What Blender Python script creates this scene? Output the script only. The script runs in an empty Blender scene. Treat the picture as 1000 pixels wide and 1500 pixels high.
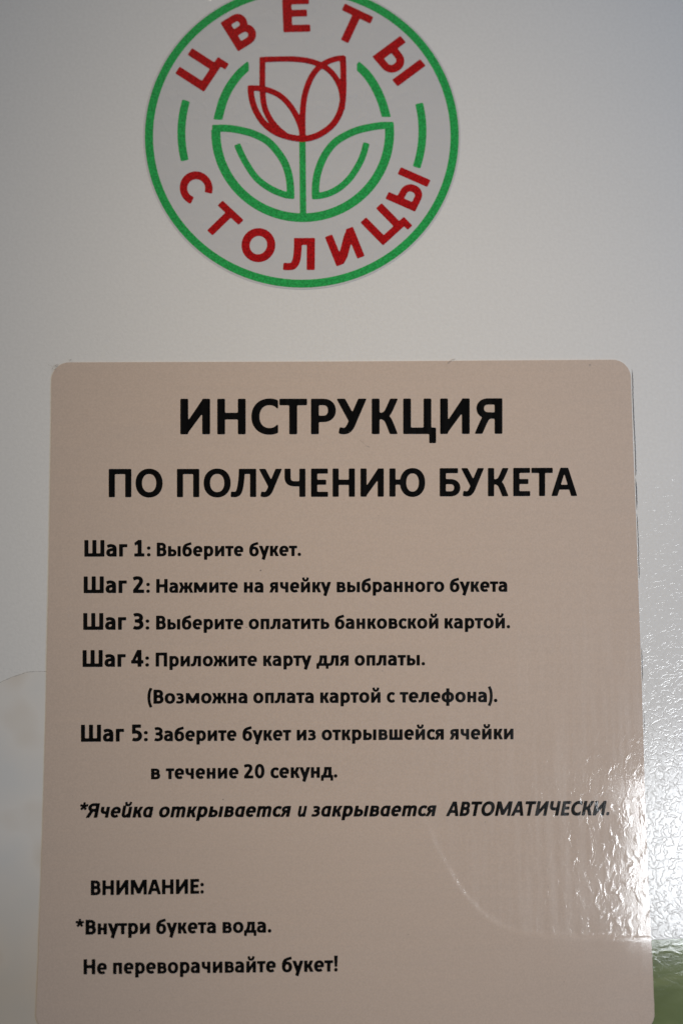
import bpy, math, random
import numpy as np
from mathutils import Vector, Matrix
from mathutils.geometry import tessellate_polygon
random.seed(7); rng = np.random.default_rng(7)
scene = bpy.context.scene
R = math.radians

# ------------------------------------------------------------------ camera
F_PX, DIST = 2900.0, 0.700            # focal length in survey units, distance to the panel (m)
PITCH, YAW, ROLL = R(11.4), R(1.6), R(-0.2)
look = Vector((math.sin(YAW) * math.cos(PITCH), math.cos(YAW) * math.cos(PITCH), math.sin(PITCH)))
cam_loc = -DIST * look
cam_rot = look.to_track_quat('-Z', 'Y').to_matrix() @ Matrix.Rotation(ROLL, 3, 'Z')
cd = bpy.data.cameras.new('camera'); cam = bpy.data.objects.new('camera', cd)
scene.collection.objects.link(cam); scene.camera = cam
cam.matrix_world = Matrix.Translation(cam_loc) @ cam_rot.to_4x4()
cd.sensor_fit = 'VERTICAL'; cd.sensor_height = 36.0; cd.lens = 36.0 * F_PX / 1500.0
cd.clip_start = 0.01; cd.clip_end = 50
cd.dof.use_dof = True; cd.dof.aperture_fstop = 7.1

RM = np.array(cam_rot); CL = np.array(cam_loc)
def on_panel(px, py, h=0.0):
    """survey position on the panel (1000 x 1500 sheet) -> point of the plane standing h metres proud of it"""
    px = np.asarray(px, float); py = np.asarray(py, float)
    d = np.stack([(px - 500) / F_PX, -(py - 750) / F_PX, -np.ones_like(px)], -1) @ RM.T
    t = (-CL[1]) / d[..., 1]
    p = CL + d * t[..., None]
    p[..., 1] = -h
    return p
foc = on_panel(500, 900)
cd.dof.focus_distance = float(np.dot(foc - CL, np.array(look)))

# ------------------------------------------------------------------ world, lamps, exposure
w = bpy.data.worlds.new('World'); scene.world = w; w.use_nodes = True
bg = w.node_tree.nodes['Background']; bg.inputs[0].default_value = (1.0, 0.84, 0.64, 1); bg.inputs[1].default_value = 0.02
scene.view_settings.view_transform = 'Standard'; scene.view_settings.look = 'None'
scene.view_settings.exposure = 0.0; scene.view_settings.gamma = 1.0

P_WIN, C_WIN = 11.0, (0.92, 0.96, 1.0)
P_SIDE, C_SIDE = 1.8, (0.25, 0.50, 0.92)
P_SPOT, C_SPOT, SPOT_DEG = 149.0, (1.0, 0.84, 0.625), 13.7
def area(name, loc, target, sx, sy, power, col):
    l = bpy.data.lights.new(name, 'AREA'); l.shape = 'RECTANGLE'; l.size = sx; l.size_y = sy
    l.energy = power; l.color = col
    o = bpy.data.objects.new(name, l); scene.collection.objects.link(o)
    o.location = loc; o.rotation_euler = (Vector(target) - Vector(loc)).to_track_quat('-Z', 'Y').to_euler()
    return o
def mirrored(px, py, dist):
    """where something stands whose mirror image shows at this place of the panel"""
    p = on_panel(px, py); d = p - CL; d /= np.linalg.norm(d); d[1] = -d[1]
    return Vector(p + d * dist)
# the bright window behind the photographer's right shoulder, whose glare lies on the lower right of the panel
area('window_light', mirrored(1126, 1255, 2.6), (0.1, 0, -0.1), 0.40, 0.262, P_WIN, C_WIN)
# daylight from the right
area('side_daylight', (0.55, -0.45, 0.0), (0.02, 0, 0.0), 0.3, 0.4, P_SIDE, C_SIDE)
# added main spot; its soft pool also stands in for lens darkening at the corners
sl_ = bpy.data.lights.new('falloff_spot', 'SPOT'); sl_.energy = P_SPOT; sl_.color = C_SPOT
sl_.spot_size = R(SPOT_DEG); sl_.spot_blend = 1.0; sl_.shadow_soft_size = 0.12
so_ = bpy.data.objects.new('falloff_spot', sl_); scene.collection.objects.link(so_)
so_.location = (-0.25, -1.45, 1.55); so_.rotation_euler = (Vector((0.042, 0, -0.022)) - so_.location).to_track_quat('-Z', 'Y').to_euler()

# ------------------------------------------------------------------ helpers
def link(name, verts, faces, mat, parent=None, smooth=False):
    me = bpy.data.meshes.new(name); me.from_pydata([tuple(v) for v in verts], [], [tuple(f) for f in faces])
    me.materials.append(mat)
    if smooth: me.shade_smooth()
    me.update()
    o = bpy.data.objects.new(name, me); scene.collection.objects.link(o)
    if parent: o.parent = parent
    return o
def tag(o, label=None, cat=None, group=None, kind=None):
    for k, v in (('label', label), ('category', cat), ('group', group), ('kind', kind)):
        if v: o[k] = v
    return o
def empty(name, loc, **kw):
    o = bpy.data.objects.new(name, None); scene.collection.objects.link(o); o.location = loc; o.empty_display_size = 0.01
    return tag(o, **kw)

# ------------------------------------------------------------------ materials
class NT:
    def __init__(s, name):
        s.m = bpy.data.materials.new(name); s.m.use_nodes = True; s.t = s.m.node_tree; s.n = s.t.nodes
        s.b = s.n['Principled BSDF']; s.co = s.n.new('ShaderNodeTexCoord').outputs['Object']
    def set(s, **kw):
        for k, v in kw.items(): s.b.inputs[k.replace('_', ' ')].default_value = v
    def l(s, a, b): s.t.links.new(a, b)
    def mapping(s, scale, rot=(0, 0, 0)):
        m = s.n.new('ShaderNodeMapping'); m.inputs['Scale'].default_value = scale; m.inputs['Rotation'].default_value = rot
        s.l(s.co, m.inputs[0]); return m.outputs[0]
    def noise(s, scale, detail=2, rough=.5, vec=None, dist=0):
        n = s.n.new('ShaderNodeTexNoise'); n.inputs['Scale'].default_value = scale; n.inputs['Detail'].default_value = detail
        n.inputs['Roughness'].default_value = rough; n.inputs['Distortion'].default_value = dist
        s.l(vec or s.co, n.inputs['Vector']); return n.outputs['Fac']
    def ramp(s, fac, stops):
        r = s.n.new('ShaderNodeValToRGB'); e = r.color_ramp.elements
        while len(e) < len(stops): e.new(.5)
        for x, (p, c) in zip(e, stops):
            x.position = p; x.color = (c, c, c, 1) if isinstance(c, (int, float)) else (*c, 1)
        s.l(fac, r.inputs[0]); return r.outputs[0]
    def math(s, op, a, b=0.0, c=0.0):
        n = s.n.new('ShaderNodeMath'); n.operation = op
        for i, v in enumerate((a, b, c)):
            if isinstance(v, (int, float)): n.inputs[i].default_value = v
            else: s.l(v, n.inputs[i])
        return n.outputs[0]
    def mix(s, fac, a, b, mode='MIX'):
        n = s.n.new('ShaderNodeMix'); n.data_type = 'RGBA'; n.blend_type = mode
        for i, v in ((0, fac), (6, a), (7, b)):
            if isinstance(v, (int, float)): n.inputs[i].default_value = v
            elif isinstance(v, tuple): n.inputs[i].default_value = (*v, 1)
            else: s.l(v, n.inputs[i])
        return n.outputs[2]
    def bump(s, h, dist, prev=None, strength=1.0):
        n = s.n.new('ShaderNodeBump'); n.inputs['Distance'].default_value = dist
        if isinstance(strength, (int, float)): n.inputs['Strength'].default_value = strength
        else: s.l(strength, n.inputs['Strength'])
        s.l(h, n.inputs['Height'])
        if prev: s.l(prev, n.inputs['Normal'])
        return n.outputs[0]
    def attr(s, name):
        n = s.n.new('ShaderNodeAttribute'); n.attribute_name = name; return n.outputs['Fac']

def paint_mat():
    t = NT('textured_white_powder_coat')
    n1 = t.noise(390, 1.0, .4, dist=0.9)            # wrinkles: narrow valleys between flat-topped cells
    wr = t.ramp(t.math('ABSOLUTE', t.math('SUBTRACT', n1, .5)), [(.0, 0), (.035, .6), (.085, 1)])
    hide = t.math('ADD', t.math('MULTIPLY', wr, .6), t.math('MULTIPLY', t.noise(330, 1, .5), .7))
    t.l(t.bump(hide, PAINT_BUMP), t.b.inputs['Normal'])
    c = t.mix(t.noise(14, 3, .5), (.685, .668, .636), (.72, .703, .672))
    c = t.mix(t.ramp(t.noise(900, 1, .5), [(.3, 0), (.7, 1)]), c, t.mix(1.0, c, (.95, .95, .95), 'MULTIPLY'))
    t.l(c, t.b.inputs['Base Color']); t.set(Roughness=.14)
    return t.m
PAINT_BUMP = .000020

def laminate(name, base, over=True, grain=.065, rough=.075):
    """laminated print: the paint's relief telegraphs through it, softened; flat where film lies beneath"""
    t = NT(name)
    n1 = t.noise(300, 2.0, .5, vec=t.mapping((1.2, 1, .75)), dist=.5); n3 = t.noise(700, 1, .5)
    streak = t.noise(60, 3, .6, vec=t.mapping((5.0, 1, .35)))
    h = t.math('ADD', t.math('MULTIPLY', t.ramp(n1, [(.50, 0), (.70, 1)]), 1.0), t.math('MULTIPLY', n3, .02))
    h = t.math('ADD', h, t.math('MULTIPLY', streak, .13))
    if over:
        flat = t.math('SUBTRACT', 1.0, t.math('MULTIPLY', t.attr('over_film'), .93))
        nrm = t.bump(h, .0000105, strength=flat)
    else:
        nrm = t.bump(h, .00003)
    t.l(nrm, t.b.inputs['Normal'])
    c = t.mix(t.ramp(t.noise(1900, 2, .7), [(.3, 0), (.7, 1)]), tuple(v * (1 - grain) for v in base), tuple(v * (1 + grain) for v in base))
    band = t.noise(90, 3, .6, vec=t.mapping((.25, 1, 5)))
    c = t.mix(t.ramp(band, [(.3, 0), (.7, 1)]), c, t.mix(1.0, c, (1.03, 1.02, 1.01), 'MULTIPLY'))
    t.l(c, t.b.inputs['Base Color'])
    rr = t.ramp(t.noise(26, 4, .6), [(.3, rough - .02), (.75, rough + .03)])
    rub = t.ramp(t.noise(70, 3, .6, vec=t.mapping((5.5, 1, .30), rot=(0, .03, 0))), [(.44, .05), (.72, .75)])   # rub marks: a dull haze on the laminate
    if over: rub = t.math('MULTIPLY', rub, t.math('MAXIMUM', flat, .2))
    t.l(rr, t.b.inputs['Roughness']); t.l(rub, t.b.inputs['Coat Weight']); t.set(Coat_Roughness=.24, Coat_IOR=1.35)
    return t.m

def ink_mat(name, base, speck=.38, rough=.22):
    t = NT(name)
    c = t.mix(t.ramp(t.noise(1700, 2, .6), [(.32, 0), (.68, 1)]), tuple(v * (1 - speck) for v in base), tuple(v * (1 + speck) for v in base))
    t.l(c, t.b.inputs['Base Color']); t.set(Roughness=rough, Specular_IOR_Level=.25)
    t.l(t.bump(t.noise(500, 1, .5), .000008), t.b.inputs['Normal'])
    return t.m

def film_mat():
    t = NT('glossy_printed_film')
    sep = t.n.new('ShaderNodeSeparateXYZ'); t.l(t.co, sep.inputs[0])
    x = sep.outputs[0]; z = sep.outputs[2]
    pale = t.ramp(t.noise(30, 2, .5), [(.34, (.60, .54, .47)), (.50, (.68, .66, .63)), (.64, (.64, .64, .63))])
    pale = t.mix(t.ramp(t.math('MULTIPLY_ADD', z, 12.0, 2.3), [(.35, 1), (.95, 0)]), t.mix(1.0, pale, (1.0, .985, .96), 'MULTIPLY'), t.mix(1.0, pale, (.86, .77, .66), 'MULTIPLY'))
    vec = t.mapping((1, 1, 2.2))
    green = t.ramp(t.noise(38, 3, .55, vec=vec, dist=.5), [(.30, (.10, .125, .050)), (.48, (.155, .19, .082)), (.66, (.24, .27, .125))])
    side = t.ramp(t.math('MULTIPLY_ADD', x, 8.0, .5), [(.35, 0), (.6, 1)])
    t.l(t.mix(side, pale, green), t.b.inputs['Base Color'])
    t.set(Roughness=.06)
    n1 = t.noise(150, 2, .5, vec=t.mapping((1, 1, 2.0)), dist=.7)
    t.l(t.bump(t.ramp(n1, [(.45, 0), (.8, 1)]), .000007), t.b.inputs['Normal'])
    return t.m

M_PAINT = paint_mat()
M_LABEL = laminate('beige_laminated_print', (.535, .430, .354))
M_BLACK = laminate('black_print', (.0035, .0036, .004), grain=.1, rough=.075)
M_STICK = laminate('white_sticker_vinyl', (.51, .505, .50), over=False, grain=.02, rough=.28)
M_GREEN = ink_mat('green_print', (.022, .33, .075))
M_RED = ink_mat('red_print', (.37, .006, .008))
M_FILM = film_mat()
M_DARK = ink_mat('dark_line_grey', (.13, .135, .15), rough=.8)

# ------------------------------------------------------------------ shapes as distance fields -> clean outlines
def sd_poly(X, Y, P):
    P = np.array(P, float); d = np.full(X.shape, 1e9); s = np.ones(X.shape)
    for i in range(len(P)):
        a = P[i]; b = P[i - 1]; e = b - a; wx = X - a[0]; wy = Y - a[1]
        t = np.clip((wx * e[0] + wy * e[1]) / (e @ e), 0, 1)
        d = np.minimum(d, (wx - e[0] * t) ** 2 + (wy - e[1] * t) ** 2)
        c1 = Y >= a[1]; c2 = Y < b[1]; c3 = e[0] * wy > e[1] * wx
        s = np.where((c1 & c2 & c3) | (~c1 & ~c2 & ~c3), -s, s)
    return s * np.sqrt(d)
def sd_path(X, Y, P, W, H, closed=False):
    P = [np.array(p[:2], float) for p in P]
    if closed: P = P + [P[0]]
    n = len(P) - 1
    best = np.full(X.shape, 1e9); out = np.full(X.shape, 1e9)
    for i in range(n):
        a, b = P[i], P[i + 1]; e = b - a; L = math.hypot(*e)
        if L < 1e-9: continue
        u = e / L; hw = .5 * math.hypot(W * u[1], H * u[0])
        al = (X - a[0]) * u[0] + (Y - a[1]) * u[1]; ac = np.abs((X - a[0]) * u[1] - (Y - a[1]) * u[0])
        t = np.clip(al, 0, L); dd = np.hypot(al - t, ac)
        v = dd - hw
        if not closed:
            if i == 0: v = np.where(al < 0, np.maximum(-al, ac - hw), v)
            if i == n - 1: v = np.where(al > L, np.maximum(al - L, ac - hw), v)
        k = dd < best - 1e-9
        best = np.where(k, dd, best); out = np.where(k, v, out)
    return out
def spline(P, k=7, closed=False):
    P = [np.array(p, float) for p in P]; n = len(P); out = []
    for i in range(n if closed else n - 1):
        if closed: p0, p1, p2, p3 = P[i - 1], P[i], P[(i + 1) % n], P[(i + 2) % n]
        else: p0 = P[i - 1] if i else 2 * P[0] - P[1]; p1 = P[i]; p2 = P[i + 1]; p3 = P[i + 2] if i + 2 < n else 2 * P[-1] - P[-2]
        for j in range(k):
            t = j / k
            out.append(.5 * (2 * p1 + (p2 - p0) * t + (2 * p0 - 5 * p1 + 4 * p2 - p3) * t * t + (3 * p1 - p0 - 3 * p2 + p3) * t ** 3))
    if not closed: out.append(P[-1])
    return out
def ell(cx, cy, rx, ry, a0, a1, n=30, p=2.15):
    o = []
    for i in range(n + 1):
        a = R(a0 + (a1 - a0) * i / n); c, s = math.cos(a), math.sin(a)
        o.append((cx + rx * math.copysign(abs(c) ** (2 / p), c), cy + ry * math.copysign(abs(s) ** (2 / p), s)))
    return o
def contour(f, x0, y0, st):
    """marching squares -> closed loops"""
    ny, nx = f.shape; ins = f < 0; edges = {}
    code = ins[:-1, :-1] * 1 + ins[:-1, 1:] * 2 + ins[1:, 1:] * 4 + ins[1:, :-1] * 8
    T = {1: [(3, 0)], 2: [(0, 1)], 3: [(3, 1)], 4: [(1, 2)], 6: [(0, 2)], 7: [(3, 2)], 8: [(2, 3)], 9: [(2, 0)], 11: [(2, 1)], 12: [(1, 3)], 13: [(1, 0)], 14: [(0, 3)]}
    js, iss = np.nonzero((code > 0) & (code < 15))
    for j, i in zip(js.tolist(), iss.tolist()):
        c = int(code[j, i])
        if c in (5, 10):
            mid = f[j, i] + f[j, i + 1] + f[j + 1, i] + f[j + 1, i + 1] < 0
            segs = ([(3, 2), (1, 0)] if mid else [(3, 0), (1, 2)]) if c == 5 else ([(0, 3), (2, 1)] if mid else [(0, 1), (2, 3)])
        else: segs = T[c]
        E = {0: (j, i, 0), 1: (j, i + 1, 1), 2: (j + 1, i, 0), 3: (j, i, 1)}
        for a, b in segs: edges[E[a]] = E[b]
    def pos(e):
        j, i, v = e
        a = f[j, i]; b = f[j + 1, i] if v else f[j, i + 1]; t = a / (a - b)
        return (x0 + st * (i + (0 if v else t)), y0 + st * (j + (t if v else 0)))
    loops = []
    while edges:
        k = next(iter(edges)); lp = []
        while k in edges: lp.append(pos(k)); k = edges.pop(k)
        if len(lp) > 5: loops.append(lp)
    return loops
def simplify(lp, tol):
    P = np.array(lp)
    far = int(np.argmax(((P - P[0]) ** 2).sum(1)))
    def dp(a, b):
        if b <= a + 1: return []
        A, B = P[a], P[b % len(P)]; e = B - A; L = math.hypot(*e) + 1e-12
        q = P[a + 1:b]; d = np.abs((q[:, 0] - A[0]) * e[1] - (q[:, 1] - A[1]) * e[0]) / L
        m = int(np.argmax(d))
        if d[m] < tol: return []
        m += a + 1
        return dp(a, m) + [m] + dp(m, b)
    idx = [0] + dp(0, far) + [far] + dp(far, len(P))
    return P[idx]
def shape(prims, cuts=(), st=1.0, soft=1.0, tol=.12, weight=0.0):
    """prims: ('P',poly) / ('L',pts,W,H[,closed]); -> (verts Nx2, tris)"""
    xs = []; ys = []
    for p in prims:
        q = np.array([v[:2] for v in p[1]], float); m = 0 if p[0] == 'P' else max(p[2], p[3])
        xs += [q[:, 0].min() - m, q[:, 0].max() + m]; ys += [q[:, 1].min() - m, q[:, 1].max() + m]
    x0, x1, y0, y1 = min(xs) - 4 * st, max(xs) + 4 * st, min(ys) - 4 * st, max(ys) + 4 * st
    X, Y = np.meshgrid(np.arange(x0, x1, st), np.arange(y0, y1, st))
    f = np.full(X.shape, 1e9)
    for p in prims:
        f = np.minimum(f, sd_poly(X, Y, p[1]) if p[0] == 'P' else sd_path(X, Y, p[1], p[2], p[3], len(p) > 4 and p[4]))
    for c in cuts: f = np.maximum(f, -sd_poly(X, Y, c))
    f = f - weight
    if soft:
        f = np.clip(f, -4 * soft, 4 * soft); r = max(1, int(round(soft / st * 1.2)))
        k = np.exp(-.5 * (np.arange(-2 * r, 2 * r + 1) / r) ** 2); k /= k.sum()
        pad = 2 * r; g = np.pad(f, pad, mode='edge')
        g = sum(kk * g[i:i + f.shape[0], :] for i, kk in enumerate(k)); f = sum(kk * g[:, i:i + f.shape[1]] for i, kk in enumerate(k))
    f = np.where(f == 0, 1e-6, f)
    loops = [simplify(l, tol) for l in contour(f, x0, y0, st)]
    loops = [l for l in loops if len(l) > 2]
    area_ = lambda l: .5 * float(np.sum(l[:, 0] * np.roll(l[:, 1], -1) - np.roll(l[:, 0], -1) * l[:, 1]))
    sg = [area_(l) for l in loops]; big = max(sg, key=abs)
    outer = [i for i in range(len(loops)) if sg[i] * big > 0]; holes = [i for i in range(len(loops)) if sg[i] * big < 0]
    V = []; tris = []; base = 0
    for i in outer:
        grp = [loops[i]]
        for h in holes:
            q = loops[h].mean(0)
            if sd_poly(q[None, :1], q[None, 1:], loops[i])[0, 0] < 0: grp.append(loops[h])
        for t in tessellate_polygon([[Vector((a, b, 0)) for a, b in l] for l in grp]): tris.append(tuple(k + base for k in t))
        for l in grp: V.append(l); base += len(l)
    return np.concatenate(V), tris

# ------------------------------------------------------------------ glyphs (cap height 100)
def Q(x0, y0, x1, y1): return ('P', [(x0, y0), (x1, y0), (x1, y1), (x0, y1)])
def G(pts): return ('P', pts)
def Ln(pts, W=21, H=17, closed=False): return ('L', pts, W, H, closed)
def S(pts, W=21, H=17, closed=False): return ('L', spline(pts, closed=closed), W, H, closed)
BIG = 400
def above(y): return [(-BIG, y), (BIG, y), (BIG, BIG), (-BIG, BIG)]
def below(y): return [(-BIG, -BIG), (BIG, -BIG), (BIG, y), (-BIG, y)]
def right(x): return [(x, -BIG), (BIG, -BIG), (BIG, BIG), (x, BIG)]
def left(x): return [(-BIG, -BIG), (x, -BIG), (x, BIG), (-BIG, BIG)]
TB = [above(100), below(0)]; TX = [above(74), below(0)]
def mir(pts, w): return [(w - x, y) for x, y in pts]
GL = {}    # char -> (width, lsb, rsb, prims, cuts)
def g(ch, w, l, r, prims, cuts=()): GL[ch] = (w, l, r, prims, list(cuts))
g('И', 83.4, 10.7, 10.7, [Q(0, 0, 21, 100), Q(62.4, 0, 83.4, 100), G([(0, 0), (17.6, 0), (62.5, 61), (83.4, 100), (64, 100), (21, 36), (8, 12)])])
g('Н', 79.5, 10.7, 10.7, [Q(0, 0, 20.7, 100), Q(58.8, 0, 79.5, 100), Q(10, 42.5, 70, 60)])
g('П', 79.8, 10.7, 10.7, [Q(0, 0, 20.7, 100), Q(59.1, 0, 79.8, 100), Q(0, 83, 79.8, 100)])
g('С', 75, 7, 3, [Ln(ell(51, 50, 40, 42.3, 44, 316), 21.5, 17.5)], [right(75)])
g('О', 95.7, 6, 6, [Ln(ell(47.85, 50, 37.1, 42.5, 0, 360)[:-1], 21.5, 17.5, True)])
g('Т', 77, 2, 2, [Q(0, 83, 77, 100), Q(28, 0, 49, 100)])
g('Р', 70, 10.7, 4.5, [Q(0, 0, 21, 100), Ln([(10, 91.5)] + ell(35, 67.3, 24.3, 24.2, 90, -90, 16) + [(10, 43.1)], 21, 16.8)])
g('У', 87, 0, 0, [S([(75, 106), (60, 71), (48, 43), (39, 22), (30, 11), (20, 8), (8, 10)], 21, 17), Ln([(9.5, 104), (45, 38)], 21, 16)], TB[:1] + [left(12.5) if 0 else above(100)])
g('К', 74.5, 10.7, 0, [Q(0, 0, 21, 100), S([(16, 51), (30, 51.5), (41, 57), (49, 69), (66, 108)], 19.5, 17), S([(16, 51), (30, 50.5), (43, 43), (51, 28), (65, -8)], 20, 17)], TB)
g('Ц', 92, 10.7, 2, [Q(0, 0, 20.7, 100), Q(58, 0, 78.6, 100), Q(0, 0, 92, 17), Q(74, -26, 92, 17)])
g('Я', 75.6, 1, 10.7, [Q(54.8, 0, 75.6, 100), Ln([(65, 92)] + ell(36, 72, 23, 20, 90, 270, 16) + [(65, 51)], 20, 16.5), S([(42, 52), (31, 46), (22, 31), (5, -8)], 19.5, 16)], TB)
g('Л', 89, 0, 10.7, [Q(68.3, 0, 89, 100), Q(28, 83, 89, 100), S([(38.5, 108), (37, 70), (33, 38), (27, 17), (17, 9), (0, 9)], 20, 18)], [above(100)])
g('Ч', 73.6, 7, 10.7, [Q(53, 0, 73.6, 100), S([(10.3, 108), (10.3, 84), (11, 63), (18, 51), (32, 46.5), (58, 46.5)], 20.6, 17)], TB[:1])
g('Е', 59.5, 10.7, 6, [Q(0, 0, 21, 100), Q(0, 83.5, 59, 100), Q(0, 43.5, 53, 60), Q(0, 0, 59.5, 16.5)])
g('Ю', 127, 10.7, 6, [Q(0, 0, 20.7, 100), Q(18, 43, 46, 60), Ln(ell(82.4, 50, 34, 42.5, 0, 360)[:-1], 21, 17.5, True)])
g('Б', 73, 10.7, 4, [Q(0, 0, 21, 100), Q(0, 83.5, 64.5, 100), Ln([(10, 52.5)] + ell(38, 30.4, 24.3, 22, 90, -90, 16) + [(10, 8.4)], 21, 16.8)])
g('А', 91, 1, 1, [G([(0, 0), (20.5, 0), (27.5, 23), (45.5, 82), (45.5, 100), (32, 100)]), G(mir([(0, 0), (20.5, 0), (27.5, 23), (45.5, 82), (45.5, 100), (32, 100)], 91)), Q(18, 23, 73, 39)])
g('В', 68, 10.7, 5, [Q(0, 0, 21, 100), Ln([(10, 91.7)] + ell(33, 72, 21, 19.7, 90, -90, 14) + [(10, 52.3)], 19.5, 16), Ln([(10, 52.3)] + ell(35, 30.3, 22.6, 22, 90, -90, 14) + [(10, 8.3)], 20.5, 16)])
Mh = [(1, 100), (26, 100), (56, 36), (56, 7), (46, 7), (17, 72)]
g('М', 112, 10.7, 10.7, [Q(0, 0, 19, 100), Q(93, 0, 112, 100), G(Mh), G(mir(Mh, 112))])
g('Ш', 121, 10.7, 10.7, [Q(0, 0, 21, 100), Q(50, 0, 71, 100), Q(100, 0, 121, 100), Q(0, 0, 121, 16.5)])
three = [Ln(ell(25, 72.5, 26, 19.5, 128, -90, 22), 19, 16), Ln(ell(25, 30, 28.5, 22, 90, -128, 24), 20, 16.5), Q(14, 44.5, 27, 60.5)]
g('З', 63, 4, 6, three, [left(0)])
g('3', 63, 8, 9, three, [left(0)])
g('0', 68, 6.5, 6.5, [Ln(ell(34, 50, 24.3, 42.5, 0, 360)[:-1], 19.5, 16.5, True)])
g('1', 60, 11, 9, [Q(1, 0, 60, 15.5), Q(22, 0, 42.5, 100), G([(25, 100), (42, 100), (42, 78), (23, 79), (5, 69), (1, 83)])])
g('2', 66, 7, 8, [S([(2, 86), (14, 91), (30, 92), (44, 87), (49, 74), (45, 60), (33, 43), (11, 14)], 20, 16.5), Q(1, 0, 66, 16.5), G([(1, 0), (24, 0), (24, 16), (14, 26), (1, 10)])], [left(0)])
g('4', 73, 4, 4, [Q(40.5, 0, 60.5, 100), Q(0, 20, 73, 36), G([(37, 100), (60, 100), (46, 84), (20, 35), (0, 36), (0, 25)])])
g('5', 65, 8, 8, [Q(8, 84, 58, 100), Q(8, 50, 25, 100), Ln([(9, 55)] + ell(28, 32.5, 27, 24.3, 92, -125, 22), 20, 16)], [left(0)])
g('.', 21, 7, 7, [Ln(ell(10.5, 10.5, 5, 5, 0, 360, 12)[:-1], 11, 11, True), Q(7, 7, 14, 14)])
g(':', 21, 7, 7, [Ln(ell(10.5, 10.5, 5, 5, 0, 360, 12)[:-1], 11, 11, True), Q(7, 7, 14, 14), Ln(ell(10.5, 61.5, 5, 5, 0, 360, 12)[:-1], 11, 11, True), Q(7, 58, 14, 65)])
g('(', 30, 6, 2, [S([(23, 112), (12, 84), (8, 43), (12, 4), (23, -26)], 16, 14)])
g(')', 30, 2, 6, [S([(7, 112), (18, 84), (22, 43), (18, 4), (7, -26)], 16, 14)])
g('!', 21, 10, 8, [Ln(ell(10.5, 10.5, 5, 5, 0, 360, 12)[:-1], 11, 11, True), Q(7, 7, 14, 14), G([(0, 106), (21, 106), (17.5, 33), (3.5, 33)])])
g('*', 58, 2, 2, [Ln([(29, 80), (29 + 27 * math.cos(R(90 + 72 * k)), 80 + 27 * math.sin(R(90 + 72 * k)))], 12, 12) for k in range(5)])
# lower case
sw, sh = 19.5, 14.8
a_arc = spline([(7, 62), (20, 66.8), (33, 66.5), (46, 61), (51, 48), (51.2, 20), (51.2, 0)])
g('а', 61, 5, 9.5, [Ln(a_arc, sw, sh), S([(50, 41.5), (32, 41.5), (15, 36), (9.6, 21.5), (15, 9.5), (28, 6.8), (41, 11), (51, 20)], sw, 13.5)], [left(0), below(-1)])
g('б', 67, 6, 6, [Ln(ell(33.5, 33, 23.7, 27.6, 0, 360)[:-1], sw, sh, True), S([(10, 32), (10.5, 56), (18, 76), (31, 86), (46, 91), (62, 95.5)], sw, 15)])
g('в', 62, 10.3, 5, [Q(0, 0, sw, 74), Ln([(8, 67)] + ell(34, 53.5, 14.5, 13.5, 90, -90, 12) + [(8, 39.5)], 17, 13), Ln([(8, 39.5)] + ell(35, 23, 17.5, 16.5, 90, -90, 12) + [(8, 6.7)], 18.5, 13.5)])
g('г', 47, 10.3, 0, [Q(0, 0, sw, 74), Q(0, 59, 47, 74)])
g('д', 85, 1, 1, [Q(1, 0, 84, 15), Q(1, -22, 16, 12), Q(69, -22, 84, 12), Q(53, 0, 72.5, 74), Q(24, 59, 72, 74), S([(34, 80), (32, 48), (26, 24), (14, 4)], 18, 15)], [above(74)])
arm_u = [(40, 38), (31, 38.5), (23, 45), (18, 56), (8, 82)]; arm_l = [(40, 38), (30, 37), (21, 30), (16, 18), (6, -8)]
g('ж', 100, .5, .5, [Q(40.5, 0, 59.5, 74), S([(50, 38)] + arm_u[1:], 17, 15), S([(50, 38)] + arm_l[1:], 17.5, 15), S(mir([(50, 38)] + arm_u[1:], 100), 17, 15), S(mir([(50, 38)] + arm_l[1:], 100), 17.5, 15)], TX)
def z3(w): return [Ln(ell(w * .36, 53.8, w * .40, 13.5, 132, -90, 18), 18, 13.2), Ln(ell(w * .36, 23.3, w * .46, 16.6, 90, -132, 20), 18.5, 13.5), Q(w * .25, 34, w * .42, 46)]
g('з', 53, 4, 6, z3(53), [left(0)])
i_d = [(0, 0), (16, 0), (46, 45), (65, 74), (49.5, 74), (19, 29), (8, 12)]
g('и', 65, 10.3, 10.3, [Q(0, 0, 19, 74), Q(46, 0, 65, 74), G(i_d)])
breve = S([(15.5, 108), (20, 92.5), (32.5, 87), (45, 92.5), (49.5, 108)], 13, 12)
g('й', 65, 10.3, 10.3, [Q(0, 0, 19, 74), Q(46, 0, 65, 74), G(i_d), breve])
g('к', 63, 10.3, 0, [Q(0, 0, sw, 74), S([(16, 38), (27, 38.5), (35, 45), (40, 54), (53, 84)], 18, 15), S([(16, 38), (28, 37), (37, 30), (43, 18), (54.5, -9)], 18.5, 15)], TX)
g('л', 71, 0, 10.3, [Q(51.5, 0, 71, 74), Q(23, 59, 71, 74), S([(32, 80), (30.5, 50), (27, 28), (20, 12), (10, 7.8), (0, 7.8)], 18.5, 15.6)], [above(74)])
mh = [(1, 74), (22, 74), (46, 29), (46, 4), (37, 4), (14, 50)]
g('м', 92, 10.3, 10.3, [Q(0, 0, 17.5, 74), Q(74.5, 0, 92, 74), G(mh), G(mir(mh, 92))])
g('н', 60, 10.3, 10.3, [Q(0, 0, 19.3, 74), Q(40.7, 0, 60, 74), Q(10, 30, 50, 44.5)])
g('о', 71, 6, 6, [Ln(ell(35.5, 37, 25.7, 30.3, 0, 360)[:-1], sw, sh, True)])
g('п', 59.5, 10.3, 10.3, [Q(0, 0, 19.3, 74), Q(40.2, 0, 59.5, 74), Q(0, 59, 59.5, 74)])
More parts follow.
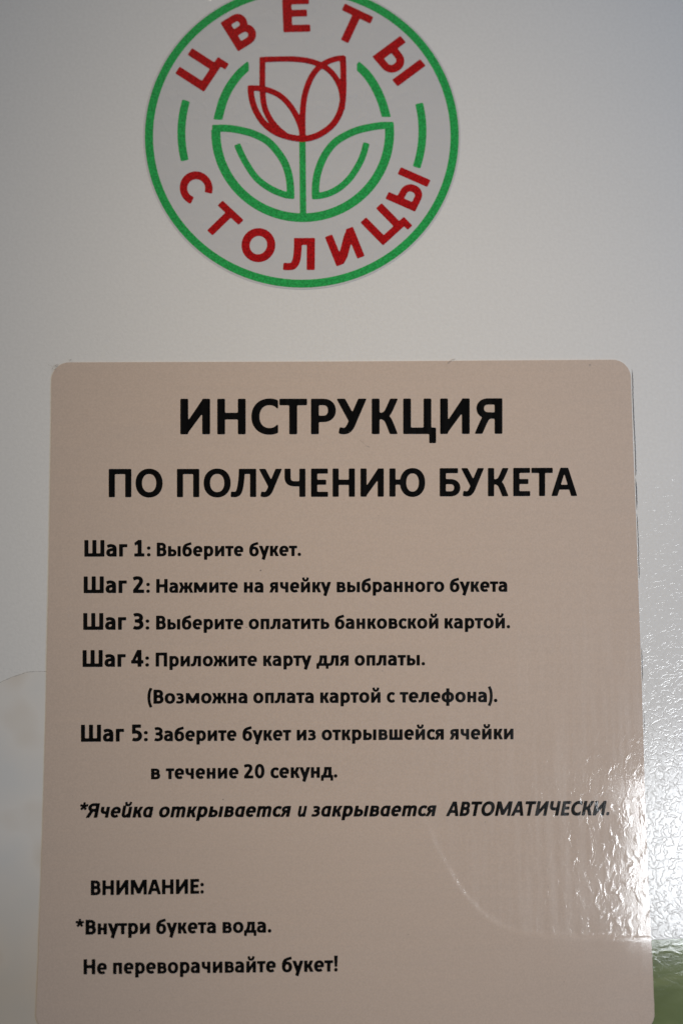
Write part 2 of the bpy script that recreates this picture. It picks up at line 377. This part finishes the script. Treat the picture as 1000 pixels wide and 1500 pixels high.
g('р', 65, 10.3, 6, [Q(0, -26, sw, 74), Ln(ell(33, 37, 22.3, 30.3, 140, -140, 26), sw, sh)])
g('с', 55, 6, 2.5, [Ln(ell(35, 37, 25.3, 30.3, 46, 314), sw, sh)], [right(55)])
g('т', 57, 1, 1, [Q(0, 59, 57, 74), Q(18.8, 0, 38.2, 74)])
g('у', 71, 0, 0, [Ln([(64.5, 84), (29, -26)], 20, 18), Ln([(7.2, 82), (36, 4)], 20, 17)], [above(74)])
g('е', 65, 6, 6, [Ln(ell(34, 37, 24.4, 30.3, -6, 308), sw, sh), Q(10, 30.5, 60, 42.5)], [right(65)])
g('ф', 87, 6, 6, [Q(34, -26, 53, 100), Ln(ell(43.5, 37, 33.8, 30.3, 0, 360)[:-1], sw, sh, True)])
g('ч', 58, 8, 10.3, [Q(39, 0, 58, 74), S([(9.6, 82), (9.6, 60), (11, 46), (18, 37), (30, 33.8), (48, 34)], 19.2, 15)], [above(74)])
g('ш', 92, 10.3, 10.3, [Q(0, 0, 19, 74), Q(36.5, 0, 55.5, 74), Q(73, 0, 92, 74), Q(0, 0, 92, 15)])
soft_b = [Q(0, 0, sw, 74), Ln([(8, 42.5)] + ell(32, 24.8, 17.8, 17.7, 90, -90, 12) + [(8, 7.1)], 18.5, 14)]
g('ь', 59, 10.3, 5, soft_b)
g('ы', 90, 10.3, 10.3, soft_b + [Q(70.7, 0, 90, 74)])
g('я', 60, 2, 10.3, [Q(40.7, 0, 60, 74), Ln([(50, 67)] + ell(29.5, 52.3, 17.5, 14.6, 90, 270, 12) + [(50, 37.5)], 18, 13.8), S([(34, 38.5), (25, 32), (18, 20), (5, -8)], 18, 14)], TX)
# cursive lower case used by the slanted line (skew is applied later)
IT = dict(GL)
def gi(ch, w, l, r, prims, cuts=()): IT[ch] = (w, l, r, prims, list(cuts))
gi('а', 62, 6, 9, [Ln(ell(33, 37, 23.5, 30.3, 20, 345, 26), 18.5, 14), Q(43.5, 0, 62, 73)])
u_p = [S([(9.3, 82), (9.3, 40), (10.5, 17), (20, 7.2), (33, 8.5), (46, 20)], 18.5, 14.5), Q(43.5, 0, 62, 74)]
gi('и', 62, 9, 9, u_p, [above(74)])
gi('й', 62, 9, 9, u_p + [S([(15.5, 108), (20, 92.5), (32.5, 87), (45, 92.5), (49.5, 108)], 13, 12)], [[(-50, 74), (120, 74), (120, 80), (-50, 80)]])
gi('т', 95, 9, 9, [Q(0, 0, 18.5, 74), S([(14, 58), (28, 66.5), (42, 65), (47.5, 50), (47.5, -8)], 18.5, 15), S([(50, 58), (64, 66.5), (80, 65), (85.5, 50), (85.5, -8)], 18.5, 15)], [below(0)])
# logo capitals: heavier bars
LG = dict(GL)
def gl(ch, w, prims, cuts=()): LG[ch] = (w, 0, 0, prims, list(cuts))
gl('Ц', 87, [Q(0, 0, 22, 100), Q(65, 0, 87, 100), Q(0, 0, 87, 21), Q(68, 0, 105, 21), Q(88, -16, 106, 21)])
gl('В', 77, [Q(0, 0, 23, 100), Ln([(10, 90)] + ell(42, 71, 18, 19, 90, -90, 14) + [(10, 52)], 22, 20), Ln([(10, 52)] + ell(42, 30.5, 23.5, 20.5, 90, -90, 14) + [(10, 10)], 22.5, 20)])
gl('Е', 79, [Q(0, 0, 25, 100), Q(0, 81, 78, 100), Q(0, 45, 71, 63), Q(0, 0, 79, 19)])
gl('Т', 90, [Q(0, 80, 90, 100), Q(34, 0, 56, 100)])
gl('Ы', 112, [Q(0, 0, 23, 100), Ln([(10, 60)] + ell(42, 34.5, 24, 24.5, 90, -90, 14) + [(10, 10)], 22, 20), Q(89, 0, 112, 100)])
gl('С', 90, [Ln(ell(53, 50, 41, 39.5, 46, 314, p=2.0), 23, 21)])
gl('О', 100, [Ln(ell(50, 50, 39, 39.5, 0, 360, p=2.0)[:-1], 23, 21, True)])
gl('Л', 98, [Q(74, 0, 98, 100), Q(33, 80, 98, 100), S([(45, 92), (44, 60), (40, 30), (30, 13), (15, 10), (0, 11)], 23, 21)], [above(100)])
gl('И', 90, [Q(0, 0, 22, 100), Q(68, 0, 90, 100), G([(0, 0), (22, 0), (40, 16), (72, 62), (90, 100), (72, 100), (55, 82), (22, 34)])])
CACHE = {}
def glyph(table, ch, key, st=1.25, soft=1.7):
    k = (key, ch)
    if k not in CACHE:
        w_, l, r, pr, cu = table[ch]; CACHE[k] = shape(pr, cu, st, soft, .12, {'head': .8, 'logo': 1.0}.get(key, 2.4))
    return CACHE[k]

# ------------------------------------------------------------------ label geometry (survey coordinates)
LEFT = [(520, 76.5), (560, 76), (750, 73.5), (950, 69.5), (1200, 63.5), (1400, 57), (1500, 52.5), (1530, 51.2)]
RIGHT = [(520, 921.8), (550, 922.7), (733, 929.3), (867, 934.3), (1000, 938.7), (1150, 943.6), (1230, 946.2), (1318, 950), (1381, 953.2), (1480, 957.3), (1530, 959)]
TOPE = [(60, 531.3), (500, 529.8), (940, 527.0)]; BOTY = 1511.0; CR = 26.0
def interp(T, v): return np.interp(v, [a for a, _ in T], [b for _, b in T])
FILM_EDGE = [(-260, 1240), (-120, 1100), (-40, 1022), (0, 1000), (30, 988), (60, 983.5), (200, 984), (380, 996), (500, 1050), (570, 1120), (610, 1185), (640, 1250), (680, 1315), (730, 1358), (790, 1373), (860, 1376), (950, 1376.5), (1010, 1374), (1150, 1376), (1400, 1376)]
fe = np.array(spline(FILM_EDGE, 10))
def film_inside(px, py):
    """distance in survey units inside the film's upper edge (negative = outside)"""
    px = np.asarray(px, float); py = np.asarray(py, float); d = np.full(px.shape, 1e9)
    for i in range(len(fe) - 1):
        a, b = fe[i], fe[i + 1]; e = b - a
        t = np.clip(((px - a[0]) * e[0] + (py - a[1]) * e[1]) / (e @ e), 0, 1)
        d = np.minimum(d, np.hypot(px - a[0] - e[0] * t, py - a[1] - e[1] * t))
    return np.where(py > np.interp(px, fe[:, 0], fe[:, 1]), d, -d)
LABEL_T, FILM_T = .00030, .00010
def label_h(px, py):
    s = np.clip((film_inside(px, py) + 10) / 11, 0, 1); s = s * s * (3 - 2 * s)
    q = np.clip((np.asarray(py, float) - 1130) / 110, 0, 1); s = s * q * q * (3 - 2 * q)      # the step dies away up the sheet
    wob = .00002 * np.sin(px * .021 + py * .007) + .000015 * np.sin(py * .03 - px * .009)
    return LABEL_T + FILM_T * s + wob, s

# ------------------------------------------------------------------ structure: cabinet panel
px, py = np.meshgrid(np.linspace(-350, 1400, 36), np.linspace(-450, 1950, 49))
P = on_panel(px.ravel(), py.ravel()); x0, x1 = P[:, 0].min(), P[:, 0].max(); z0, z1 = P[:, 2].min(), P[:, 2].max()
V = [(x0, 0, z0), (x1, 0, z0), (x1, 0, z1), (x0, 0, z1), (x0, .012, z0), (x1, .012, z0), (x1, .012, z1), (x0, .012, z1)]
wall = link('cabinet_wall', V, [(0, 1, 2, 3), (5, 4, 7, 6), (4, 0, 3, 7), (1, 5, 6, 2), (3, 2, 6, 7), (4, 5, 1, 0)], M_PAINT)
tag(wall, 'light grey cabinet wall with textured paint behind the sticker and the label', kind='structure')

# ------------------------------------------------------------------ generic builder of one or more flat shapes
def build_flat(name, parts, mat, hfun, parent, origin=None, skirt=0.0):
    """parts: [(V2 in survey coordinates, tris)]"""
    VV = []; FF = []; n = 0; S_ = []
    for v, t in parts:
        h, s = hfun(v[:, 0], v[:, 1]); VV.append(np.c_[v, h]); S_.append(s); FF += [tuple(i + n for i in f) for f in t]; n += len(v)
    A = np.concatenate(VV); P = on_panel(A[:, 0], A[:, 1]); P[:, 1] = -A[:, 2]
    if origin is not None: P = P - np.array(origin)
    # faces towards the camera (-y)
    F2 = []
    for f in FF:
        a, b, c = P[f[0]], P[f[1]], P[f[2]]
        nrm = (b[2] - a[2]) * (c[0] - a[0]) - (b[0] - a[0]) * (c[2] - a[2])
        F2.append(f if nrm < 0 else f[::-1])
    o = link(name, P, F2, mat, parent)
    at = o.data.attributes.new('over_film', 'FLOAT', 'POINT'); at.data.foreach_set('value', np.concatenate(S_).astype(np.float32))
    return o

# ------------------------------------------------------------------ thing: printed film low on the panel
fz = []
top = [(x, y) for x, y in fe]
poly = top + [(1400, 1950), (-260, 1950)]
v2 = np.array(poly, float)
tr = tessellate_polygon([[Vector((a, b, 0)) for a, b in poly]])
fo = on_panel(500, 1700)
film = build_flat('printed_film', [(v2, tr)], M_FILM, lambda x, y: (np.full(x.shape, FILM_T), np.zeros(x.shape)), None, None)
# give it a real edge
me = film.data; n = len(v2)
vs = [tuple(v.co) for v in me.vertices]; fs = [tuple(p.vertices) for p in me.polygons]
vs += [(a, 0.0, c) for a, b, c in vs]
fs += [(i, (i + 1) % n, (i + 1) % n + n, i + n) for i in range(n)]
me2 = bpy.data.meshes.new('printed_film'); me2.from_pydata(vs, [], fs); me2.materials.append(M_FILM); film.data = me2
n_ = len(fe)
eh = (np.roll(fe, -1, 0) - fe)[:-1]; nn = np.c_[-eh[:, 1], eh[:, 0]] / (np.hypot(eh[:, 0], eh[:, 1])[:, None] + 1e-9); nn = np.r_[nn, nn[-1:]]
wv = (.45 + .35 * np.sin(np.arange(n_) * .7) ** 2)[:, None]
M_EDGE = ink_mat('film_cut_edge', (.36, .34, .31), rough=.5)
build_flat('cut_edge', [(np.r_[fe + nn * -.25, fe + nn * (-.25 + wv)], [t for i in range(n_ - 1) for t in ((i, i + 1, n_ + i), (i + 1, n_ + i + 1, n_ + i))])], M_EDGE,
           lambda x, y: (np.full(x.shape, FILM_T + .00002), np.zeros(x.shape)), film)
tag(film, 'glossy printed film, green at lower right and pale at lower left, under the beige label', 'film')

# ------------------------------------------------------------------ thing: instruction label
lo = on_panel(500, 1020)
label = empty('instruction_label', (float(lo[0]), 0, float(lo[2])), label='beige instruction label with black Cyrillic text, filling the lower part of the panel', cat='label')
LO = (float(lo[0]), 0, float(lo[2]))
rows = np.unique(np.concatenate([np.array([0, .2, .6, 1.2, 2, 3, 4.3, 6, 8, 10.5, 13, 16, 19, 22.5, 26]), np.arange(28.6, 950, 2.7), 980 - np.array([0, .2, .6, 1.2, 2, 3, 4.3, 6, 8, 10.5, 13, 16, 19, 22.5, 26, 28.5])]))
NC = 330; u = np.linspace(0, 1, NC); GX = []; GY = []
for r_ in rows:
    y = 531 + r_
    dt = r_ if r_ < CR else (980 - r_ if 980 - r_ < CR else None)
    ins = 0 if dt is None else CR - math.sqrt(max(0, CR * CR - (CR - dt) ** 2))
    xl = interp(LEFT, y) + ins; xr = interp(RIGHT, y) - ins
    xx = xl + (xr - xl) * u
    k = 1 - r_ / 980
    GX.append(xx); GY.append(y + k * (interp(TOPE, xx) - 531))
GX = np.array(GX); GY = np.array(GY); NR = len(rows)
# cut edge is never perfectly straight
GX[:, 0] += .12 * np.sin(GY[:, 0] * .031) + rng.normal(0, .09, NR); GX[:, -1] += .15 * np.sin(GY[:, -1] * .027) + rng.normal(0, .09, NR)
H, SM = label_h(GX.ravel(), GY.ravel())
PP = on_panel(GX.ravel(), GY.ravel()); PP[:, 1] = -H
idx = np.arange(NR * NC).reshape(NR, NC)
F = np.stack([idx[:-1, :-1], idx[1:, :-1], idx[1:, 1:], idx[:-1, 1:]], -1).reshape(-1, 4)
rim = list(idx[:, 0]) + list(idx[-1, 1:]) + list(idx[::-1, -1][1:]) + list(idx[0, ::-1][1:-1])
PP = np.concatenate([PP, PP[rim] * np.array([1, 0, 1]) + np.array([0, -.00001, 0])]) - np.array(LO)
nb = NR * NC; m_ = len(rim)
faces = [tuple(f) for f in F.tolist()] + [(int(rim[i]), int(rim[(i + 1) % m_]), nb + (i + 1) % m_, nb + i)[::-1] for i in range(m_)]
sheet = link('sheet', PP, faces, M_LABEL, label, smooth=True)
try: sheet.data.set_sharp_from_angle(angle=R(35))
except Exception as e: print('sharp', e)
at = sheet.data.attributes.new('over_film', 'FLOAT', 'POINT')
at.data.foreach_set('value', np.concatenate([SM, SM[rim]]).astype(np.float32))

INK = .00005
def ink_h(x, y):
    h, s = label_h(x, y); return h + INK, s
def place_letter(table, key, ch, xa, xb, yb, cap, slant=0.0, slope=0.0, st=1.25, soft=1.7):
    V2, T = glyph(table, ch, key, st, soft); w_ = table[ch][0]; sx = (xb - xa) / w_
    x = xa + V2[:, 0] * sx + slant * V2[:, 1] * cap / 100; y = yb - V2[:, 1] * cap / 100 + slope * (V2[:, 0] * sx)
    return np.c_[x, y], T
def text_word(word, xa, xb, yb, cap, slope=0.0, italic=False):
    table, key = (IT, 'it') if italic else (GL, 'up'); sl = .195 if italic else 0
    pos = 0; spans = []
    for i, ch in enumerate(word):
        w_, l, r, _, _ = table[ch]
        if i: pos += l
        spans.append((ch, pos, pos + w_)); pos += w_ + r
    total = spans[-1][2]
    ex = 0
    if italic:   # the slant lengthens the word at the top right
        tops = {'а': 73, 'я': 74, 'и': 74, '.': 21}; ex = sl * cap * tops.get(word[-1], 100) / 100
        if word[0] == '*': xa -= sl * cap * .78
        if word[0] == 'о' or word[0] == 'з': xa -= 1.0
    k = (xb - ex - xa) / total
    return [place_letter(table, key, ch, xa + a * k, xa + b * k, yb + slope * a * k, cap, sl, slope, 1.6, 1.7) for ch, a, b in spans]

def text_line(words):
    parts = []
    for wd in words: parts += text_word(*wd)
    return build_flat('lettering', parts, M_BLACK, ink_h, label, LO)
# two headings, letter by letter
def heading(chars, cap):
    parts = []
    for ch, xa, xb, yb in chars: parts.append(place_letter(GL, 'head', ch, xa, xb, yb, cap, 0, -.0015, .8, 1.5))
    return build_flat('lettering', parts, M_BLACK, ink_h, label, LO)
Z = lambda o, z: o + z / 4
heading([('И', Z(250, 59), Z(250, 230), 636.1), ('Н', Z(250, 275), Z(250, 438), 636.1), ('С', Z(250, 474), Z(250, 628), 636.2), ('Т', Z(250, 638), Z(250, 797), 636.1),
         ('Р', Z(250, 823), Z(250, 966), 636.0), ('У', 493, Z(500, 152), 635.9), ('К', Z(500, 178), Z(500, 331), 635.8), ('Ц', Z(500, 362), Z(500, 551), 635.7),
         ('И', Z(500, 578), Z(500, 748), 635.6), ('Я', Z(500, 784), Z(500, 939), 635.4)], 51.2)
heading([('П', Z(150, 40), Z(150, 170), 728.3), ('О', Z(150, 197), Z(150, 353), 728.3), ('П', Z(150, 439), Z(150, 567), 728.2), ('О', Z(150, 595), Z(150, 751), 728.1),
         ('Л', Z(150, 755), Z(150, 900), 728.0), ('У', 379.5, 414, 728.0), ('Ч', Z(400, 68), Z(400, 188), 727.8), ('Е', Z(400, 223), Z(400, 320), 727.7),
         ('Н', Z(400, 349), Z(400, 477), 727.6), ('И', Z(400, 512), Z(400, 646), 727.5), ('Ю', Z(400, 681), Z(400, 888), 727.4),
         ('Б', Z(620, 95), Z(620, 214), 727.1), ('У', Z(620, 220), Z(620, 357), 727.0), ('К', Z(620, 377), Z(620, 498), 726.9), ('Е', Z(620, 525), Z(620, 622), 726.7),
         ('Т', Z(620, 631), Z(620, 754), 726.6), ('А', Z(620, 748), Z(620, 897), 726.5)], 40.7)
def line(yl, xl, yr, xr, words, cap):
    sl = (yr - yl) / (xr - xl); out = []
    for wd in words:
        t, a, b = wd[:3]; c = wd[3] if len(wd) > 3 else cap
        out.append((t, a, b, yl + sl * (a - xl), c, sl))
    return text_line(out)
def step(n, ws, a, b, xs, yl, yr, xr, words, cap, big):
    return line(yl, 124, yr, xr, [('Шаг', ws, a, big), (n, b, xs[0], big), (':', xs[1], xs[2])] + words, cap)
line(815.1, 124, 814.3, 440, [('Шаг', 124.6, 186.4, 23.2), ('1', 197.4, 211.4, 23.2), (':', 216, 220.4), ('Выберите', 230.4, 356), ('букет.', 365.6, 440.4)], 19.3)
line(868.5, 124, 866.6, 742, [('Шаг', 123.6, 185.6, 23.4), ('2', 195.6, 211, 23.4), (':', 215, 219.4), ('Нажмите', 229.6, 348), ('на', 357.8, 385.4), ('ячейку', 395.2, 484), ('выбранного', 493.4, 649.7), ('букета', 658.7, 741.8)], 19.4)
line(922.3, 124, 920.2, 746, [('Шаг', 123, 184.8, 23.5), ('3', 195, 210, 23.5), (':', 214, 218.6), ('Выберите', 229.4, 355.9), ('оплатить', 364.8, 481.9), ('банковской', 490.8, 641.2), ('картой.', 651, 746)], 19.5)
line(976.6, 122, 974.4, 620, [('Шаг', 122, 184, 23.6), ('4', 193, 210, 23.6), (':', 213.6, 218.2), ('Приложите', 228.8, 376), ('карту', 386, 455.6), ('для', 463.6, 510), ('оплаты.', 519.6, 621.6)], 19.6)
line(1030.6, 217, 1028.2, 727, [('(Возможна', 216.8, 362), ('оплата', 371.4, 459), ('картой', 469.3, 556.6), ('с', 566.6, 577.4), ('телефона).', 585.6, 727.4)], 19.7)
line(1086.1, 120, 1082.6, 750, [('Шаг', 119.6, 181.6, 23.8), ('5', 192.4, 208, 23.8), (':', 211.6, 216.4), ('Заберите', 226, 346), ('букет', 355.7, 426), ('из', 435, 462.2), ('открывшейся', 471.4, 649.1), ('ячейки', 658.7, 750.9)], 19.9)
line(1141.2, 222, 1138.7, 493, [('в', 222, 234.6), ('течение', 243.6, 348.9), ('20', 357.9, 387), ('секунд.', 396.6, 493.5)], 20.1)
sl8 = (1194 - 1197.6) / 775
text_line([(t, a, b, 1197.6 + sl8 * (a - 118), 20.4, sl8, True) for t, a, b in (('*Ячейка', 117.6, 224.6), ('открывается', 233.4, 426), ('и', 435.6, 449.4), ('закрывается', 457, 638.4), ('АВТОМАТИЧЕСКИ.', 653, 891.5))])
line(1311.0, 134, 1308.6, 298, [('ВНИМАНИЕ:', 134, 298.4)], 20.8)
line(1368.8, 112, 1365.6, 397, [('*Внутри', 111.4, 219.6), ('букета', 229.6, 316), ('вода.', 326.6, 397)], 20.8)
line(1426.8, 123, 1422.6, 494, [('Не', 123.4, 156.4), ('переворачивайте', 166.6, 403.4), ('букет!', 413.4, 494)], 21.2)

# dark line along the right cut edge, in broken lengths
parts = []
for (ya, yb, wmax) in ((540, 700, 1.7), (700, 748, 1.9), (752, 850, 1.2), (948, 1000, 1.1), (1040, 1075, .7)):
    ys = np.arange(ya, yb, 1.6); off = .9 + .3 * np.sin(ys * .05)
    ww = np.clip(wmax * (.65 + .35 * rng.random(len(ys))) * np.minimum(1, np.minimum(ys - ya + .5, yb - ys) / 10), .1, 3)
    xe = interp(RIGHT, ys) + off + (1.1 if ya < 740 else .9) + rng.normal(0, .15, len(ys))
    v = np.concatenate([np.c_[xe, ys], np.c_[xe + ww, ys]]); n = len(ys)
    build_flat('dark_edge_line', [(v, [t for i in range(n - 1) for t in ((i, i + 1, n + i), (i + 1, n + i + 1, n + i))])], M_DARK, lambda x, y: (np.full(x.shape, .00006), np.zeros(x.shape)), label, LO)
# lint and specks caught on the laminate
parts = []
def speck(x, y, r):
    k = 7; a = np.linspace(0, 2 * math.pi, k, endpoint=False)
    parts.append((np.c_[x + r * np.cos(a) * rng.uniform(.6, 1.2, k), y + r * np.sin(a) * rng.uniform(.6, 1.2, k)], [(0, i, i + 1) for i in range(1, k - 1)]))
for x, y, r in ((382, 835.5, 1.3), (863, 535, 1.1), (361, 919, .8), (560, 983, .7), (327, 1171, .9), (298, 634, .7), (205, 1480, .6)): speck(x, y, r)
for _ in range(26): speck(rng.uniform(90, 920), rng.uniform(545, 1490), rng.uniform(.3, .6))
def hair(pts, w_=.5):
    p = np.array(spline(pts, 5)); n = len(p)
    parts.append((np.concatenate([p, p + [w_ * .7, w_]]), [t for i in range(n - 1) for t in ((i, i + 1, n + i), (i + 1, n + i + 1, n + i))]))
hair([(527, 645), (532, 649), (536, 653), (541, 655)])
M_LINT = ink_mat('lint_fibres', (.22, .19, .17), rough=.8)
build_flat('lint_specks', parts, M_LINT, lambda x, y: (label_h(x, y)[0] + .00005, np.zeros(x.shape)), label, LO)['kind'] = 'stuff'
parts = []
for k in range(7):
    x = 80 + rng.uniform(-6, 22); y = 545 - (x - 74) * .55 + rng.uniform(-5, 1)
    hair([(x, y), (x + rng.uniform(-4, 4), y - rng.uniform(1, 4)), (x + rng.uniform(-5, 6), y - rng.uniform(1, 7))], .3)
hair([(655, 532), (659, 529), (664, 526)], .4); hair([(662, 528), (667, 526)], .3)
build_flat('lint_fuzz', parts, M_LINT, lambda x, y: (np.full(x.shape, .0005), np.zeros(x.shape)), label, LO)['kind'] = 'stuff'

# ------------------------------------------------------------------ thing: round logo sticker
CX, CY, RX, RY = 441.9, 200.0, 229.5, 221.5
so = on_panel(CX, CY); SO = (float(so[0]), 0, float(so[2]))
logo = empty('logo_sticker', SO, label='round white sticker with red tulip, green ring and red Cyrillic letters at the top', cat='sticker')
ST_T = .00008
a = np.linspace(0, 2 * math.pi, 160, endpoint=False)
disc = np.c_[CX + (RX + 2.6) * np.cos(a), CY + (RY + 2.6) * np.sin(a)]
P1 = on_panel(disc[:, 0], disc[:, 1]); P1[:, 1] = -ST_T; P0 = P1.copy(); P0[:, 1] = -.00001
VV = np.concatenate([P1, P0]) - np.array(SO); n = 160
link('disc', VV, [tuple(range(n))] + [(i, i + n, (i + 1) % n + n, (i + 1) % n) for i in range(n)], M_STICK, logo)
def lh(k=1): return lambda x, y: (np.full(x.shape, ST_T + .00003 * k), np.zeros(x.shape))
def lpart(name, prims, mat, cuts=(), k=1, st=.7, soft=.8): return build_flat(name, [shape(prims, cuts, st, soft, .06)], mat, lh(k), logo, SO)
def arc(cx, cy, rx, ry, a0, a1, n=60): return ell(cx, cy, rx, ry, a0, a1, n, 2.0)
lpart('outer_ring', [Ln(arc(CX, CY, RX - 6, RY - 5.8, 0, 360, 120)[:-1], 12, 11.6, True)], M_GREEN)
lpart('ring_dash', [Ln(arc(CX, 195, 176, 171, 180 - 13.5, 180 + 16), 11.7, 11)], M_GREEN)
lpart('ring_dash', [Ln(arc(CX + .5, 192, 176, 171, -13.5, 18), 11.7, 11)], M_GREEN)
# wreath: lower inner ring and the two leaf outlines, flowing into one another
WX, WY = 443.3, 194.5
lpart('inner_ring', [Ln(arc(WX, WY, 127, 124.5, -6, 182), 13.4, 12.8)], M_GREEN, [[(300, 100), (600, 100), (600, 176.5), (300, 183)]])
lpart('inner_arc', [S([(366, 95), (352, 107), (338, 125), (327, 147), (319, 176)], 13, 12)], M_GREEN, [[(300, 175.5), (340, 175.5), (340, 190), (300, 190)], [(364.5, 80), (380, 80), (380, 120), (364.5, 112)]])
lpart('inner_arc', [S([(522, 95), (536, 108), (549, 127), (559, 149), (566, 173)], 13, 12)], M_GREEN, [[(540, 171.5), (590, 171.5), (590, 190), (540, 190)], [(500, 80), (522.5, 80), (522.5, 120), (500, 120)]])
lpart('leaf', [S([(310, 188.5), (330, 188), (350, 190.5), (372, 196.5), (392, 207), (407, 223), (418, 241), (424, 262), (426, 287)], 11, 10.5),
               S([(431, 287), (418, 285.5), (402, 279.5), (386, 270), (373, 258), (361, 240), (353, 225), (347.5, 212)], 9.5, 9.5)], M_GREEN, [[(400, 292), (440, 292), (440, 300), (400, 300)], [(431.2, 250), (440, 250), (440, 300), (431.2, 300)], [(300, 160), (310.8, 160), (310.8, 210), (300, 210)]], k=2)
lpart('leaf', [S([(576, 184), (560, 184), (545, 186), (525, 190.5), (507, 198), (490, 209), (477, 225), (468, 244), (463, 264), (461.5, 288)], 11, 10.5),
               S([(457, 287.5), (470, 286.5), (485, 282), (500, 273), (514, 259), (526, 240), (532, 226), (536.5, 210)], 9.5, 9.5)], M_GREEN, [[(440, 292), (480, 292), (480, 300), (440, 300)], [(440, 250), (456.5, 250), (456.5, 300), (440, 300)], [(576.5, 160), (590, 160), (590, 210), (576.5, 210)]], k=2)
lpart('stem', [Ln([(442.8, 198), (443.9, 318)], 9.2, 9)], M_GREEN, k=3)
tul = [S([(384.5, 84), (384.3, 110), (384.5, 130), (386, 150), (390, 164), (397, 177), (407, 189), (418, 198)], 8.5, 8),
       S([(381, 88), (405, 86.6), (430, 86.8), (450, 89), (468, 94.5), (482, 103), (492, 115), (499, 130), (501.5, 146), (501, 160)], 8, 8),
       S([(504, 85), (492, 86.5), (478, 91.5), (465, 101), (455, 115), (447.5, 135), (444, 155), (443, 178), (443.5, 203)], 8.6, 8),
       S([(502, 83), (502.8, 105), (502.8, 130), (501.5, 150), (496.5, 168), (486, 184), (470, 196), (455, 202), (441, 204)], 9, 9),
       S([(366.5, 126), (369, 145), (375, 163), (387, 181), (404, 194), (424, 201), (443, 204)], 9, 9),
       S([(363.5, 129.5), (378, 129.5), (395, 133), (411, 141), (424, 154), (434, 170), (440.5, 186), (443.5, 203)], 8.3, 8)]
lpart('tulip_flower', tul, M_RED, [[(350, 100), (362.8, 100), (362.8, 150), (350, 150)], [(370, 70), (380, 70), (380, 110), (370, 110)], [(370, 70), (520, 70), (520, 80.8), (506, 80.8), (470, 82), (370, 83.5)], [(507.3, 70), (520, 70), (520, 120), (507.3, 120)]], k=4)
def logo_letter(ch, O, U, Vv):
    V2, T = glyph(LG, ch, 'logo', .9, 1.3); w_ = LG[ch][0]
    x = O[0] + V2[:, 0] / w_ * U[0] + V2[:, 1] / 100 * Vv[0]; y = O[1] + V2[:, 0] / w_ * U[1] + V2[:, 1] / 100 * Vv[1]
    build_flat('letter', [(np.c_[x, y], T)], M_RED, lh(2), logo, SO)
for args in (('Ц', (298.7, 134), (24.2, -36.3), (-41.2, -26.5)), ('В', (349, 75), (31.4, -19.4), (-25.5, -41.3)), ('Е', (415.6, 47), (38.6, -.9), (-2, -50)),
             ('Т', (484.2, 50.8), (40.8, 19.5), (21, -45)), ('Ы', (545.7, 83.2), (36.4, 42.9), (40.3, -29.9)),
             ('С', (255.8, 263.7), (18, 37.8), (42.3, -20.2)), ('Т', (292.7, 327), (30, 28), (33.5, -32.5)), ('О', (347.1, 373.1), (44.6, 17.8), (18.2, -45.6)),
             ('Л', (415.5, 395.3), (45, -.2), (.3, -46)), ('И', (493.2, 389.8), (40, -15), (-16.9, -42.1)), ('Ц', (560.8, 359.1), (30.4, -27.8), (-32.5, -33)),
             ('Ы', (607.3, 309.7), (22.4, -45.5), (-42.6, -18.7))):
    logo_letter(*args)
